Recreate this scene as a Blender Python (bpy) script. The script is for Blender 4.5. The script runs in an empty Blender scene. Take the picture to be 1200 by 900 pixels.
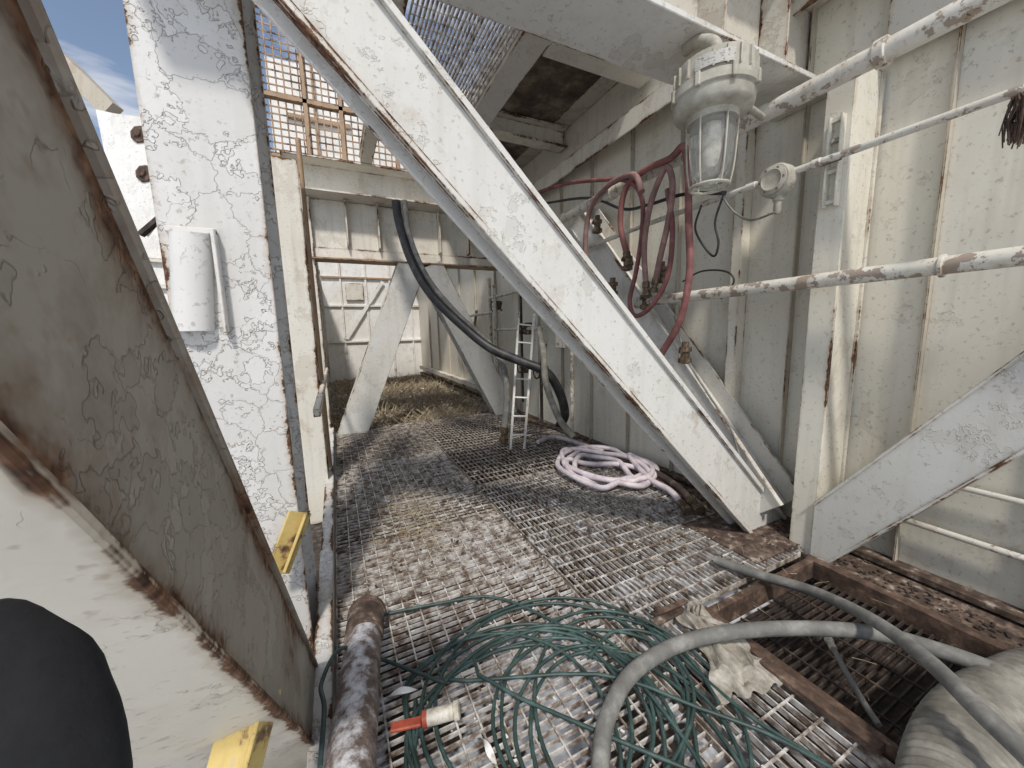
import bpy, bmesh, math, random
from mathutils import Vector, Matrix, noise as mnoise
random.seed(7)
scene=bpy.context.scene; C=scene.collection
V=Vector
# ------------------------------------------------------------------ camera
H=1.5; FPX=433.0
yaw=math.radians(25.3); pit=math.radians(8.0); rol=0.026
F=V((math.sin(yaw)*math.cos(pit),math.cos(yaw)*math.cos(pit),-math.sin(pit)))
R0=V((math.cos(yaw),-math.sin(yaw),0)); U0=R0.cross(F)
Rc=(R0-U0*rol).normalized(); Uc=(U0+R0*rol).normalized()
CAM=V((0,0,H))
cd=bpy.data.cameras.new('camera'); cam=bpy.data.objects.new('camera',cd); C.objects.link(cam)
M=Matrix((( Rc.x,Uc.x,-F.x,0),(Rc.y,Uc.y,-F.y,0),(Rc.z,Uc.z,-F.z,H),(0,0,0,1)))
cam.matrix_world=M
cd.sensor_width=36; cd.lens=36*FPX/1200; cd.clip_start=0.02; cd.clip_end=500
scene.camera=cam
def ray(u,v): return F+Rc*((u-600)/FPX)+Uc*((450-v)/FPX)
def PT(u,v,t): return CAM+ray(u,v)*t
def PX(u,v,x): r=ray(u,v); return CAM+r*(x/r.x)
def PY(u,v,y): r=ray(u,v); return CAM+r*(y/r.y)
def PZ(u,v,z): r=ray(u,v); return CAM+r*((z-H)/r.z)
# ------------------------------------------------------------------ mesh helpers
def catmull(pts,n=8,closed=False):
    P=[V(p) for p in pts]; out=[]
    if len(P)<3: 
        return [P[0].lerp(P[-1],i/ n) for i in range(n+1)]
    m=len(P)
    for i in range(m-1):
        p0=P[i-1] if i>0 else P[0]*2-P[1]
        p1=P[i];p2=P[i+1]
        p3=P[i+2] if i+2<m else P[-1]*2-P[-2]
        for k in range(n):
            t=k/n;t2=t*t;t3=t2*t
            out.append(0.5*((2*p1)+(p2-p0)*t+(2*p0-5*p1+4*p2-p3)*t2+(3*p1-p0-3*p2+p3)*t3))
    out.append(P[-1]); return out
class MB:
    def __init__(s): s.v=[];s.f=[];s.cuts=[]
    def cut(s,planes): s.cuts=list(planes or []); return s
    def add(s,vs,fs):
        b=len(s.v); s.v+= [V(x) for x in vs]; s.f+=[tuple(b+i for i in f) for f in fs]; return s
    def boxm(s,o,a,b,c):   # o = centre, half axes
        o=V(o);vs=[o+a*i+b*j+c*k for i in(-1,1) for j in(-1,1) for k in(-1,1)]
        return s.add(vs,[(0,1,3,2),(4,6,7,5),(0,4,5,1),(2,3,7,6),(0,2,6,4),(1,5,7,3)])
    def box(s,x0,x1,y0,y1,z0,z1):
        return s.boxm(((x0+x1)/2,(y0+y1)/2,(z0+z1)/2),V(((x1-x0)/2,0,0)),V((0,(y1-y0)/2,0)),V((0,0,(z1-z0)/2)))
    def bar(s,p0,p1,n,w,d):   # plank from p0 to p1, n = direction of thickness d, w across
        p0=V(p0);p1=V(p1);t=(p1-p0);L=t.length;t=t.normalized();n=V(n);n=(n-t*n.dot(t)).normalized();b=t.cross(n)
        return s.boxm((p0+p1)/2,t*(L/2),b*(w/2),n*(d/2))
    def tube(s,pts,r,seg=10,cap=True,n=0,hollow=False):
        P=catmull(pts,n) if n else [V(p) for p in pts]
        m=len(P); tn=[]
        for i in range(m):
            d=P[min(i+1,m-1)]-P[max(i-1,0)]
            tn.append(d.normalized() if d.length>1e-9 else V((0,0,1)))
        a=tn[0].cross(V((0,0,1)))
        if a.length<.05: a=tn[0].cross(V((1,0,0)))
        a.normalize(); vs=[];fs=[]
        for i in range(m):
            a=(a-tn[i]*a.dot(tn[i])).normalized(); b=tn[i].cross(a)
            rr=r(i/(m-1)) if callable(r) else r
            for k in range(seg):
                an=2*math.pi*k/seg; vs.append(P[i]+(a*math.cos(an)+b*math.sin(an))*rr)
        for i in range(m-1):
            for k in range(seg):
                k2=(k+1)%seg; fs.append((i*seg+k,i*seg+k2,(i+1)*seg+k2,(i+1)*seg+k))
        if cap: fs.append(tuple(range(seg-1,-1,-1))); fs.append(tuple(range((m-1)*seg,m*seg)))
        return s.add(vs,fs)
    def lathe(s,o,ax,prof,seg=28):  # prof list of (radius, height along ax)
        o=V(o);ax=V(ax).normalized();a=ax.cross(V((0,1,0.01)))
        if a.length<.1:a=ax.cross(V((1,0,0)))
        a.normalize();b=ax.cross(a);vs=[];fs=[]
        for (r,h) in prof:
            for k in range(seg):
                an=2*math.pi*k/seg; vs.append(o+ax*h+(a*math.cos(an)+b*math.sin(an))*max(r,1e-4))
        for i in range(len(prof)-1):
            for k in range(seg):
                k2=(k+1)%seg; fs.append((i*seg+k,i*seg+k2,(i+1)*seg+k2,(i+1)*seg+k))
        fs.append(tuple(range(seg-1,-1,-1)));fs.append(tuple(range((len(prof)-1)*seg,len(prof)*seg)))
        return s.add(vs,fs)
    def prism(s,poly,off):
        n=len(poly);poly=[V(p) for p in poly];off=V(off)
        return s.add(poly+[p+off for p in poly],[tuple(range(n))[::-1],tuple(range(n,2*n))]+[(i,(i+1)%n,n+(i+1)%n,n+i) for i in range(n)])
    def build(s,name,mat,parent=None,smooth=False,bevel=0.0,label=None,cat=None,group=None,kind=None):
        if parent is not None: o0=parent.get('_o'); o0=V(o0)
        else:
            xs=[v.x for v in s.v];ys=[v.y for v in s.v];zs=[v.z for v in s.v]
            o0=V(((min(xs)+max(xs))/2,(min(ys)+max(ys))/2,min(zs)))
        me=bpy.data.meshes.new(name); me.from_pydata([v-o0 for v in s.v],[],s.f)
        bm=bmesh.new();bm.from_mesh(me);bmesh.ops.recalc_face_normals(bm,faces=bm.faces)
        if bevel>0:
            bmesh.ops.bevel(bm,geom=[e for e in bm.edges],offset=bevel,segments=1,affect='EDGES',clamp_overlap=True)
        for co,no in s.cuts:
            r_=bmesh.ops.bisect_plane(bm,geom=bm.verts[:]+bm.edges[:]+bm.faces[:],plane_co=V(co)-o0,plane_no=V(no),clear_outer=True)
            ed=[x for x in r_['geom_cut'] if isinstance(x,bmesh.types.BMEdge)]
            if ed: bmesh.ops.holes_fill(bm,edges=ed,sides=0)
        if smooth:
            for f in bm.faces: f.smooth=True
            for e in bm.edges:
                if len(e.link_faces)==2 and e.calc_face_angle(0)>0.9: e.smooth=False
        # distance-to-edge coordinates in metres, used by the paint for worn edges
        ua=bm.loops.layers.uv.new('ea');ub=bm.loops.layers.uv.new('eb')
        for f in bm.faces:
            if len(f.loops)==4 and not smooth:
                L=list(f.loops);la=L[0].edge.calc_length();lb=L[1].edge.calc_length()
                A=((0,0),(la,0),(la,lb),(0,lb))
                for l,(a,b) in zip(L,A): l[ua].uv=(a,b);l[ub].uv=(la-a,lb-b)
            else:
                for l in f.loops: l[ua].uv=(1,1);l[ub].uv=(1,1)
        bm.to_mesh(me);bm.free()
        me.materials.append(mat)
        o=bpy.data.objects.new(name,me);C.objects.link(o)
        if parent is not None: o.parent=parent
        else:
            o.location=o0
        o['_o']=tuple(o0) if parent is None else tuple(parent['_o'])
        if label:o['label']=label
        if cat:o['category']=cat
        if group:o['group']=group
        if kind:o['kind']=kind
        return o
def thing(name,loc,label,cat,group=None):
    o=bpy.data.objects.new(name,None);C.objects.link(o);o.location=loc;o['_o']=tuple(loc);o.empty_display_size=.1
    o['label']=label;o['category']=cat
    if group:o['group']=group
    return o
# ------------------------------------------------------------------ materials
class N:
    def __init__(s,name):
        s.m=bpy.data.materials.new(name);s.m.use_nodes=True;s.t=s.m.node_tree;s.t.nodes.clear()
        s.out=s.t.nodes.new('ShaderNodeOutputMaterial')
        s.b=s.t.nodes.new('ShaderNodeBsdfPrincipled');s.t.links.new(s.b.outputs[0],s.out.inputs[0])
        s.geo=s.t.nodes.new('ShaderNodeNewGeometry')
    def n(s,ty,**k):
        x=s.t.nodes.new(ty)
        for a,b in k.items(): setattr(x,a,b)
        return x
    def L(s,a,b): s.t.links.new(a,b)
    def pos(s,off=(0,0,0),sc=(1,1,1)):
        m=s.n('ShaderNodeMapping');s.L(s.geo.outputs['Position'],m.inputs[0]);m.inputs[1].default_value=off;m.inputs[3].default_value=sc;return m.outputs[0]
    def noise(s,vec,sc,det=6,ro=.6,di=0):
        x=s.n('ShaderNodeTexNoise');s.L(vec,x.inputs['Vector']);x.inputs['Scale'].default_value=sc;x.inputs['Detail'].default_value=det;x.inputs['Roughness'].default_value=ro;x.inputs['Distortion'].default_value=di;return x
    def ramp(s,fac,stops):
        x=s.n('ShaderNodeValToRGB');s.L(fac,x.inputs[0]);e=x.color_ramp.elements
        while len(e)<len(stops): e.new(.5)
        for i,(p,c) in enumerate(stops):
            e[i].position=p; e[i].color=(c,c,c,1) if not isinstance(c,tuple) else (*c,1)
        return x.outputs[0]
    def mix(s,f,a,b):
        x=s.n('ShaderNodeMix',data_type='RGBA')
        for i,val in ((0,f),(6,a),(7,b)):
            if hasattr(val,'is_linked') or hasattr(val,'links'): s.L(val,x.inputs[i])
            elif isinstance(val,tuple): x.inputs[i].default_value=(*val,1)
            else: x.inputs[i].default_value=val
        return x.outputs[2]
    def math(s,op,a,b=None,c=None):
        x=s.n('ShaderNodeMath',operation=op)
        for i,val in enumerate((a,b,c)):
            if val is None: continue
            if isinstance(val,(int,float)): x.inputs[i].default_value=val
            else: s.L(val,x.inputs[i])
        return x.outputs[0]
    def bump(s,h,st=.5,d=.01):
        x=s.n('ShaderNodeBump');x.inputs['Strength'].default_value=st;x.inputs['Distance'].default_value=d;s.L(h,x.inputs['Height']);s.L(x.outputs[0],s.b.inputs['Normal'])
    def edge(s,width):
        a=s.n('ShaderNodeUVMap',uv_map='ea');b=s.n('ShaderNodeUVMap',uv_map='eb')
        sa=s.n('ShaderNodeSeparateXYZ');sb=s.n('ShaderNodeSeparateXYZ');s.L(a.outputs[0],sa.inputs[0]);s.L(b.outputs[0],sb.inputs[0])
        d=s.math('MINIMUM',s.math('MINIMUM',sa.outputs[0],sa.outputs[1]),s.math('MINIMUM',sb.outputs[0],sb.outputs[1]))
        x=s.n('ShaderNodeMapRange');s.L(d,x.inputs[0]);x.inputs[1].default_value=0;x.inputs[2].default_value=width;x.inputs[3].default_value=1;x.inputs[4].default_value=0
        return s.math('POWER',x.outputs[0],2.0)
def paint(name,col=(.66,.645,.59),peel=(.56,.53,.46),rust=.5,flake=.5,edge=.6,seed=0,streak=.35,scale=1.0,dirt=.4,crack=.35,ew=.05,bstr=.5,soft=.03,halo=.5,cell=7.5,rim=.3,hcol=(.36,.27,.175)):
    s=N(name); p=s.pos((seed*3.1,seed*1.7,seed*2.3))
    big=s.noise(p,1.1*scale,2,.65); bigf=s.ramp(big.outputs[0],[(.35,0.0),(.7,1.0)])
    dcol=tuple(c*k for c,k in zip(col,(.74,.70,.62)))
    c=s.mix(s.math('MULTIPLY',bigf,dirt),col,dcol)
    # flakes: irregular cells of paint that have come away where the noise is high
    n2=s.noise(p,3.2*scale,5,.72,.0)
    addv=s.n('ShaderNodeVectorMath',operation='MULTIPLY_ADD');s.L(n2.outputs[1],addv.inputs[0]);addv.inputs[1].default_value=(.20/scale,.20/scale,.20/scale);s.L(p,addv.inputs[2])
    vc=s.n('ShaderNodeTexVoronoi',feature='F1');s.L(addv.outputs[0],vc.inputs['Vector']);vc.inputs['Scale'].default_value=cell*scale
    sc_=s.n('ShaderNodeSeparateColor');s.L(vc.outputs['Color'],sc_.inputs[0])
    val=s.math('ADD',n2.outputs[0],s.math('MULTIPLY',sc_.outputs[0],.10))
    th=.67-.14*flake
    fm=s.ramp(val,[(th,0.0),(th+.006,1.0)])
    fe=s.math('SUBTRACT',s.ramp(val,[(th-.008,0.0),(th,1.0)]),fm)
    c=s.mix(s.math('MULTIPLY',fm,.75),c,peel)
    c=s.mix(s.math('MULTIPLY',fe,rim),c,(.2,.16,.12))
    c=s.mix(s.math('MULTIPLY',sc_.outputs[1],.05),c,(.25,.22,.18))
    h=s.math('MULTIPLY',fm,-.7)
    if crack>0:
        vo=s.n('ShaderNodeTexVoronoi',feature='DISTANCE_TO_EDGE');s.L(addv.outputs[0],vo.inputs['Vector']);vo.inputs['Scale'].default_value=cell*scale
        cr=s.ramp(vo.outputs[0],[(.003,1.0),(.011,0.0)])
        msk=s.ramp(val,[(th-.06,0.0),(th-.02,1.0)])
        cr=s.math('MULTIPLY',cr,msk)
        c=s.mix(s.math('MULTIPLY',cr,crack),c,(.22,.18,.14))
        h=s.math('SUBTRACT',h,s.math('MULTIPLY',cr,.5))
    if streak>0:
        st=s.noise(s.pos((seed,2,0),(14,14,.9)),1,2,.6)
        c=s.mix(s.ramp(st.outputs[0],[(.52,0.0),(.75,streak)]),c,(.30,.22,.14))
    sp=s.noise(p,38,2,.7); c=s.mix(s.ramp(sp.outputs[0],[(.60,0.0),(.72,.45)]),c,(.24,.18,.12))
    rn=s.noise(p,2.3*scale,6,.74,.3)
    rt=.76-.16*rust
    rv=rn.outputs[0]
    if edge>0:
        rv=s.math('ADD',rv,s.math('MULTIPLY',s.edge(ew),edge*.24))
    rm=s.ramp(rv,[(rt,0.0),(rt+soft,1.0)])
    rc=s.ramp(sp.outputs[0],[(.3,(.035,.018,.012)),(.5,(.12,.06,.032)),(.72,(.26,.15,.085))])
    halo=s.ramp(rv,[(rt-.12,0.0),(rt,halo)]); c=s.mix(halo,c,hcol)
    c=s.mix(rm,c,rc)
    s.L(c,s.b.inputs['Base Color'])
    s.L(s.math('MULTIPLY_ADD',rm,.35,.52),s.b.inputs['Roughness'])
    s.b.inputs['Specular IOR Level'].default_value=.3
    if bstr>0:
        h=s.math('SUBTRACT',h,s.math('MULTIPLY',rm,.5))
        h=s.math('ADD',h,s.math('MULTIPLY',fe,.5))
        h=s.math('ADD',h,s.math('MULTIPLY',rn.outputs[0],.9))
        s.bump(h,bstr,.008)
    return s.m
def mottled(name,stops,sc=12,rough=.7,bump=.3,dist=.004,stretch=(1,1,1),metal=0,det=5,snow=None):
    s=N(name);p=s.pos((1,2,3),stretch);n=s.noise(p,sc,det,.65)
    c=s.ramp(n.outputs[0],stops)
    if snow:
        sx=s.n('ShaderNodeSeparateXYZ');s.L(s.geo.outputs['Normal'],sx.inputs[0])
        m_=s.math('ADD',s.math('MULTIPLY',sx.outputs[2],.35),n.outputs[0])
        c=s.mix(s.ramp(m_,[(.74,0.0),(.92,.75)]),c,snow)
    s.L(c,s.b.inputs['Base Color']);s.b.inputs['Roughness'].default_value=rough;s.b.inputs['Metallic'].default_value=metal
    if bump: s.bump(s.noise(p,sc*3,2,.7).outputs[0],bump,dist)
    return s.m
m_col=paint('paint_column',(.68,.67,.65),(.60,.585,.555),.34,.9,.9,1,streak=.12,dirt=.3,crack=.25,bstr=.75,cell=5.5,rim=.4)
m_plain=paint('paint_plain',(.70,.69,.665),(.62,.6,.57),.0,.2,.9,21,streak=.08,dirt=.2,crack=0,ew=.012,bstr=0)
m_brace=paint('paint_brace',(.65,.64,.60),(.56,.54,.49),.30,.2,.85,2,streak=.14,crack=0,ew=.024,cell=14)
m_near=paint('paint_near_brace',(.37,.345,.295),(.28,.255,.21),.82,.85,1.0,3,streak=.25,dirt=.8,crack=.1,ew=.075,bstr=.6,soft=.08,halo=.7,cell=9,rim=.2,hcol=(.19,.14,.10))  # base colour darkened to put the side plate in deeper shadow
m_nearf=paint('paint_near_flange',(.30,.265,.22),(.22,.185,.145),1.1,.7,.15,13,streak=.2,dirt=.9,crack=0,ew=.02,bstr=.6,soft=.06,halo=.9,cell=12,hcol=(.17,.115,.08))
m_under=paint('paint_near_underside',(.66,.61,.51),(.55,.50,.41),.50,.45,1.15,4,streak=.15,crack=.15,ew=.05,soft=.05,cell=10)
m_wall=paint('paint_wall',(.735,.70,.60),(.66,.61,.51),.28,.0,.8,5,streak=.2,scale=.8,crack=0,ew=.03,cell=16,dirt=.35,bstr=.4)
m_rib=paint('paint_rib',(.50,.46,.38),(.42,.37,.29),.55,.2,.8,15,streak=.3,crack=0,ew=.01,bstr=0)
m_pipe=paint('paint_pipe',(.67,.64,.57),(.22,.15,.105),.8,.3,0,6,streak=.10,scale=3.2,crack=0,bstr=.4)
m_pipe2=paint('paint_flaked_pipe',(.68,.65,.57),(.20,.13,.09),.85,.6,0,26,streak=.10,scale=2.6,crack=0)
m_over=paint('paint_overhead',(.57,.54,.47),(.43,.39,.33),.5,.5,.9,7,streak=.1,crack=0,bstr=.4)
m_far=paint('paint_far',(.72,.69,.615),(.58,.54,.46),.42,.2,.9,8,streak=.25,crack=.0,bstr=0)
m_bright=paint('paint_outside',(.82,.81,.78),(.70,.68,.64),.25,.3,.6,9,streak=.12,crack=0,bstr=0)
m_rustmetal=mottled('rusty_steel',[(.3,(.03,.02,.016)),(.5,(.085,.056,.04)),(.6,(.18,.13,.10)),(.72,(.48,.44,.38))],14,.85,.5,.006)
m_darkrust=mottled('dark_rusty_steel',[(.3,(.014,.011,.010)),(.55,(.05,.034,.026)),(.75,(.16,.115,.085))],14,.85,0,.005)
m_framerust=mottled('brown_rusty_frame',[(.3,(.025,.017,.013)),(.5,(.085,.052,.035)),(.64,(.17,.11,.08)),(.76,(.38,.33,.27))],12,.85,.5,.005)
m_dirtyplate=mottled('dirty_rusty_plate',[(.3,(.035,.028,.023)),(.46,(.11,.085,.065)),(.6,(.24,.19,.145)),(.75,(.42,.37,.31))],3.5,.9,.5,.006)
m_grate=mottled('worn_grating',[(.33,(.085,.056,.04)),(.44,(.25,.20,.165)),(.52,(.47,.435,.395)),(.64,(.71,.69,.66))],15,.45,0,.003,det=6)
m_grate2=mottled('rustier_grating',[(.35,(.085,.055,.04)),(.46,(.22,.175,.14)),(.55,(.41,.37,.325)),(.67,(.66,.63,.58))],13,.5,0,.003,det=6)
m_yellow=mottled('chipped_yellow_paint',[(.36,(.06,.035,.02)),(.44,(.22,.14,.07)),(.48,(.50,.37,.13)),(.62,(.58,.44,.17)),(.72,(.44,.38,.27))],9,.85,.2,.003,det=7)
def rubber(name,c,k=1.6,rough=.6):
    return mottled(name,[(.3,tuple(x*.65 for x in c)),(.5,c),(.72,tuple(min(1,x*k+.02) for x in c))],9,rough,.0,.002)
m_green=rubber('green_rubber',(.034,.064,.057),1.9,.5)
m_red=rubber('red_rubber',(.20,.078,.07),1.6,.7)
m_red2=rubber('faded_red_rubber',(.25,.145,.13),1.6,.75)
m_pink=rubber('faded_pink_vinyl',(.60,.53,.555),1.2,.5)
m_grey=rubber('grey_rubber',(.17,.165,.15),1.8,.75)
m_black=rubber('black_rubber',(.022,.022,.022),2.2,.5)
m_blackcloth=mottled('black_cloth',[(.3,(.003,.003,.004)),(.7,(.008,.008,.010))],60,.95,.3,.002)
m_duct=mottled('duct_canvas',[(.3,(.12,.112,.093)),(.5,(.21,.197,.165)),(.7,(.35,.33,.285))],9,.9,.2,.003)
m_castgrey=mottled('cast_grey_paint',[(.3,(.25,.23,.175)),(.48,(.37,.345,.28)),(.62,(.46,.435,.365)),(.72,(.25,.2,.15))],9,.6,.25,.002,det=6)
m_brass=mottled('tarnished_fitting',[(.3,(.04,.03,.02)),(.55,(.16,.11,.07)),(.75,(.35,.28,.2))],30,.5,.3,.002,metal=.5)
m_redplastic=mottled('red_plastic',[(.4,(.36,.06,.03)),(.7,(.52,.12,.06))],20,.5,.1)
m_cream=mottled('cream_plastic',[(.35,(.38,.33,.25)),(.5,(.62,.58,.49)),(.65,(.74,.71,.63))],22,.6,.1)
m_cloth=mottled('dirty_cloth',[(.3,(.15,.13,.10)),(.5,(.35,.32,.265)),(.7,(.52,.49,.43))],16,.95,.3,.003)
m_frost=mottled('frosted_rusty_pipe',[(.34,(.09,.065,.055)),(.46,(.17,.13,.11)),(.56,(.27,.23,.21)),(.68,(.42,.39,.37))],16,.8,.6,.008,(1,1,1),det=6,snow=(.66,.67,.70))
m_twig=mottled('dry_twigs',[(.3,(.17,.125,.075)),(.7,(.55,.46,.32))],12,.9,0,det=2)
m_label=mottled('label_plate',[(.46,(.42,.40,.35)),(.5,(.52,.50,.45)),(.62,(.2,.19,.17))],1,.5,0,stretch=(60,60,130),det=3)
m_orust=paint('orange_rusted_paint',(.40,.27,.17),(.31,.2,.12),.75,.8,.8,12,streak=.3,scale=2,crack=0,ew=.02,bstr=0)
g=N('lamp_glass');g.b.inputs['Base Color'].default_value=(.85,.86,.82,1);g.b.inputs['Roughness'].default_value=.08
g.b.inputs['Transmission Weight'].default_value=.85;g.b.inputs['IOR'].default_value=1.25;m_glass=g.m
# earth
s=N('earth');p=s.pos();a=s.noise(p,1.6,5,.7);b=s.noise(p,18,4,.75)
c=s.ramp(b.outputs[0],[(.3,(.02,.016,.013)),(.5,(.055,.045,.037)),(.7,(.16,.135,.11))])
sx=s.n('ShaderNodeSeparateXYZ');s.L(s.geo.outputs['Position'],sx.inputs[0])
fall=s.math('MULTIPLY_ADD',sx.outputs[1],-.04,.085)
snow=s.ramp(s.math('ADD',a.outputs[0],fall),[(.515,0.0),(.55,1.0)]);m_e2=s.mix(s.math('MULTIPLY',snow,.9),c,(.80,.83,.88));s.L(m_e2,s.b.inputs['Base Color']);s.b.inputs['Roughness'].default_value=.95
m_earth=s.m
m_soil=mottled('soil_and_litter',[(.34,(.03,.023,.018)),(.46,(.12,.095,.068)),(.55,(.31,.26,.185)),(.64,(.60,.55,.46))],22,.95,.6,.03,det=6)
# ------------------------------------------------------------------ world / sun
w=bpy.data.worlds.new('World');scene.world=w;w.use_nodes=True;t=w.node_tree
bg=t.nodes['Background'];sky=t.nodes.new('ShaderNodeTexSky');sky.sky_type='NISHITA';sky.sun_disc=False
SE=math.radians(52);SR=math.radians(200);sky.sun_elevation=SE;sky.sun_rotation=SR
tc=t.nodes.new('ShaderNodeTexCoord');mp=t.nodes.new('ShaderNodeMapping');mp.inputs[3].default_value=(1,1,3.0);t.links.new(tc.outputs['Generated'],mp.inputs[0])
nz=t.nodes.new('ShaderNodeTexNoise');nz.inputs['Scale'].default_value=3.2;nz.inputs['Detail'].default_value=5;nz.inputs['Roughness'].default_value=.6;nz.inputs['Distortion'].default_value=.4;t.links.new(mp.outputs[0],nz.inputs['Vector'])
cr=t.nodes.new('ShaderNodeValToRGB');cr.color_ramp.elements[0].position=.42;cr.color_ramp.elements[0].color=(0.06,0.06,0.06,1);cr.color_ramp.elements[1].position=.68;cr.color_ramp.elements[1].color=(.82,.82,.82,1);t.links.new(nz.outputs[0],cr.inputs[0])
mx=t.nodes.new('ShaderNodeMix');mx.data_type='RGBA';t.links.new(cr.outputs[0],mx.inputs[0]);t.links.new(sky.outputs[0],mx.inputs[6]);mx.inputs[7].default_value=(7.6,7.5,7.5,1)
t.links.new(mx.outputs[2],bg.inputs[0]);bg.inputs[1].default_value=.135
sl=bpy.data.lights.new('sun','SUN');sl.energy=3.0;sl.angle=math.radians(5);sl.color=(1,.955,.89);so=bpy.data.objects.new('sun',sl);C.objects.link(so)
sd=V((math.sin(SR)*math.cos(SE),math.cos(SR)*math.cos(SE),math.sin(SE)));so.rotation_euler=(-sd).to_track_quat('-Z','Y').to_euler();so.location=sd*20
scene.view_settings.view_transform='Standard';scene.view_settings.look='None';scene.view_settings.exposure=0
# ------------------------------------------------------------------ ground
def grid(x0,x1,y0,y1,nx,ny,fz):
    mb=MB();vs=[];fs=[]
    for j in range(ny+1):
        for i in range(nx+1):
            x=x0+(x1-x0)*i/nx;y=y0+(y1-y0)*j/ny;vs.append((x,y,fz(x,y)))
    for j in range(ny):
        for i in range(nx):
            a=j*(nx+1)+i;fs.append((a,a+1,a+nx+2,a+nx+1))
    return mb.add(vs,fs)
grid(-150,150,-150,150,30,30,lambda x,y:-.34).build('ground',m_earth,kind='structure')
def ez(x,y): return -.12+.05*mnoise.noise(V((x*1.3,y*.9,0)))+.05*mnoise.noise(V((x*6,y*5,2)))+.03*mnoise.noise(V((x*17,y*14,2)))
grid(-.3,3.08,6.42,14.9,110,220,ez).build('soil_bed',m_soil,smooth=True,kind='structure')
# ------------------------------------------------------------------ steel sections
def hbeam(name,p0,p1,n,w,d,mat,label,group=None,tf=.022,tw=.014,cat='steel beam',base=None,plates=False,mat2=None,lips=0,lw=.016,cuts=None):
    """H-section; flanges face +-n, w across, depth d along n measured from front face at p0-p1"""
    p0=V(p0);p1=V(p1);n=V(n).normalized();mat2=mat2 or mat
    lo=p0 if p0.z<=p1.z else p1
    e=thing(name,lo,label,cat,group)
    t=(p1-p0).normalized();nn=(n-t*n.dot(t)).normalized();sdv=t.cross(nn)
    MB().bar(p0-nn*tf/2,p1-nn*tf/2,nn,w,tf).cut(cuts).build('flange',mat,e,bevel=.003)
    MB().bar(p0-nn*(d-tf/2),p1-nn*(d-tf/2),nn,w,tf).cut(cuts).build('flange',mat2,e,bevel=.003)
    MB().bar(p0-nn*d/2,p1-nn*d/2,sdv,d-2*tf-.004,tw).cut(cuts).build('web',mat2,e)
    if lips:
        for q in (-1,1): MB().bar(p0+nn*(lips/2+.0005)+sdv*q*(w/2-lw/2),p1+nn*(lips/2+.0005)+sdv*q*(w/2-lw/2),nn,lw,lips).cut(cuts).build('flange_lip',mat,e,bevel=.003)
    if plates:
        for q in (-1,1): MB().bar(p0-nn*d/2+sdv*q*(w/2-.02),p1-nn*d/2+sdv*q*(w/2-.02),sdv,d-2*tf-.004,.012).build('side_plate',mat2,e)
    return e
# left columns
hbeam('steel_column',(-.385,1.85,-.33),(-.385,1.85,4.6),(0,-1,0),.345,.46,m_col,'tall white column with blistering peeling paint at left, holding a rounded bracket',cat='column')
hbeam('steel_column',(-.29,3.95,-.33),(-.29,3.95,3.05),(0,-1,0),.24,.3,m_far,'second white column along the left edge of the walkway, behind the peeling one',cat='column')
hbeam('steel_column',(-.31,6.25,-.33),(-.31,6.25,3.49),(0,-1,0),.30,.3,m_far,'far left column beside the foot of the chevron braces',cat='column')
# near left diagonal  (face x=-.18)
X=-.18
A=PX(175,300,X);B=PX(372,775,X);E=PX(0,520,X);G=PX(365,870,X)
d=((B-A).normalized()+(G-E).normalized()).normalized()
perp=V((0,-d.z,d.y)) # in plane
if perp.dot(E-A)<0: perp=-perp
wd=abs((E-A).dot(perp))
top=A-d*1.5; bot=B+d*((-.25-B.z)/d.z)
c0=top+perp*wd/2;c1=bot+perp*wd/2
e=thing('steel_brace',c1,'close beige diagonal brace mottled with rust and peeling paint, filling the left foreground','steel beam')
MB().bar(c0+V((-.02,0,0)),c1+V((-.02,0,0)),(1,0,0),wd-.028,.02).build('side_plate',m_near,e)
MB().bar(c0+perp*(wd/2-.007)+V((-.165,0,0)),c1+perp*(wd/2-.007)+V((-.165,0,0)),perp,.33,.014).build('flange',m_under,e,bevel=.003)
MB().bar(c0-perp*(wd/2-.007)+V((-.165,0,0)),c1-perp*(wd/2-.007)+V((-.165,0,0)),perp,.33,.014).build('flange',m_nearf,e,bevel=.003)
# big centre diagonal
yf=1.55
a0=PY(392,0,yf);a1=PY(896,612,yf);dd=(a1-a0).normalized();a0=a0-dd*.45
hbeam('steel_brace',a1+dd*.6,a0,(0,-1,0),.325,.15,m_brace,'long white diagonal brace crossing the middle of the view from upper left to lower right',tf=.024,lips=.024,lw=.03,mat2=m_bright,cuts=[((3.04,0,0),(1,0,0)),((0,0,.0125),(0,0,-1))])  # web and rear flange painted brighter to offset the shade on the underside
MB().box(2.30,3.08,1.3,1.85,-.03,.012).build('base_plate',m_rustmetal,bevel=.004,label='rusty base plate where the central brace meets the right column',cat='plate')
# right column
hbeam('steel_column',(2.75,1.285,-.1),(2.75,1.285,2.975),(-1,0,0),.14,.33,m_wall,'narrow cream column standing off the right wall beside the foot of the central brace',cat='column',plates=True)
xr=2.73
b0=PX(962,625,xr);b1=PX(1200,472,xr);db=(b1-b0).normalized()
hbeam('steel_brace',b0-db*.45,b1+db*.8,(-1,0,0),.30,.28,m_brace,'short white diagonal brace rising to the right edge from the foot of the right column',lips=.014,cuts=[((0,1.214,0),(0,1,0)),((0,0,-.035),(0,0,-1))])
c0_=PX(846,520,xr);c1_=PX(694,285,xr);dc=(c1_-c0_).normalized()
hbeam('steel_brace',c0_-dc*.55,c1_+dc*.5,(-1,0,0),.28,.28,m_brace,'white diagonal brace against the right wall behind the red hose loops',lips=.014)
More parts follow.
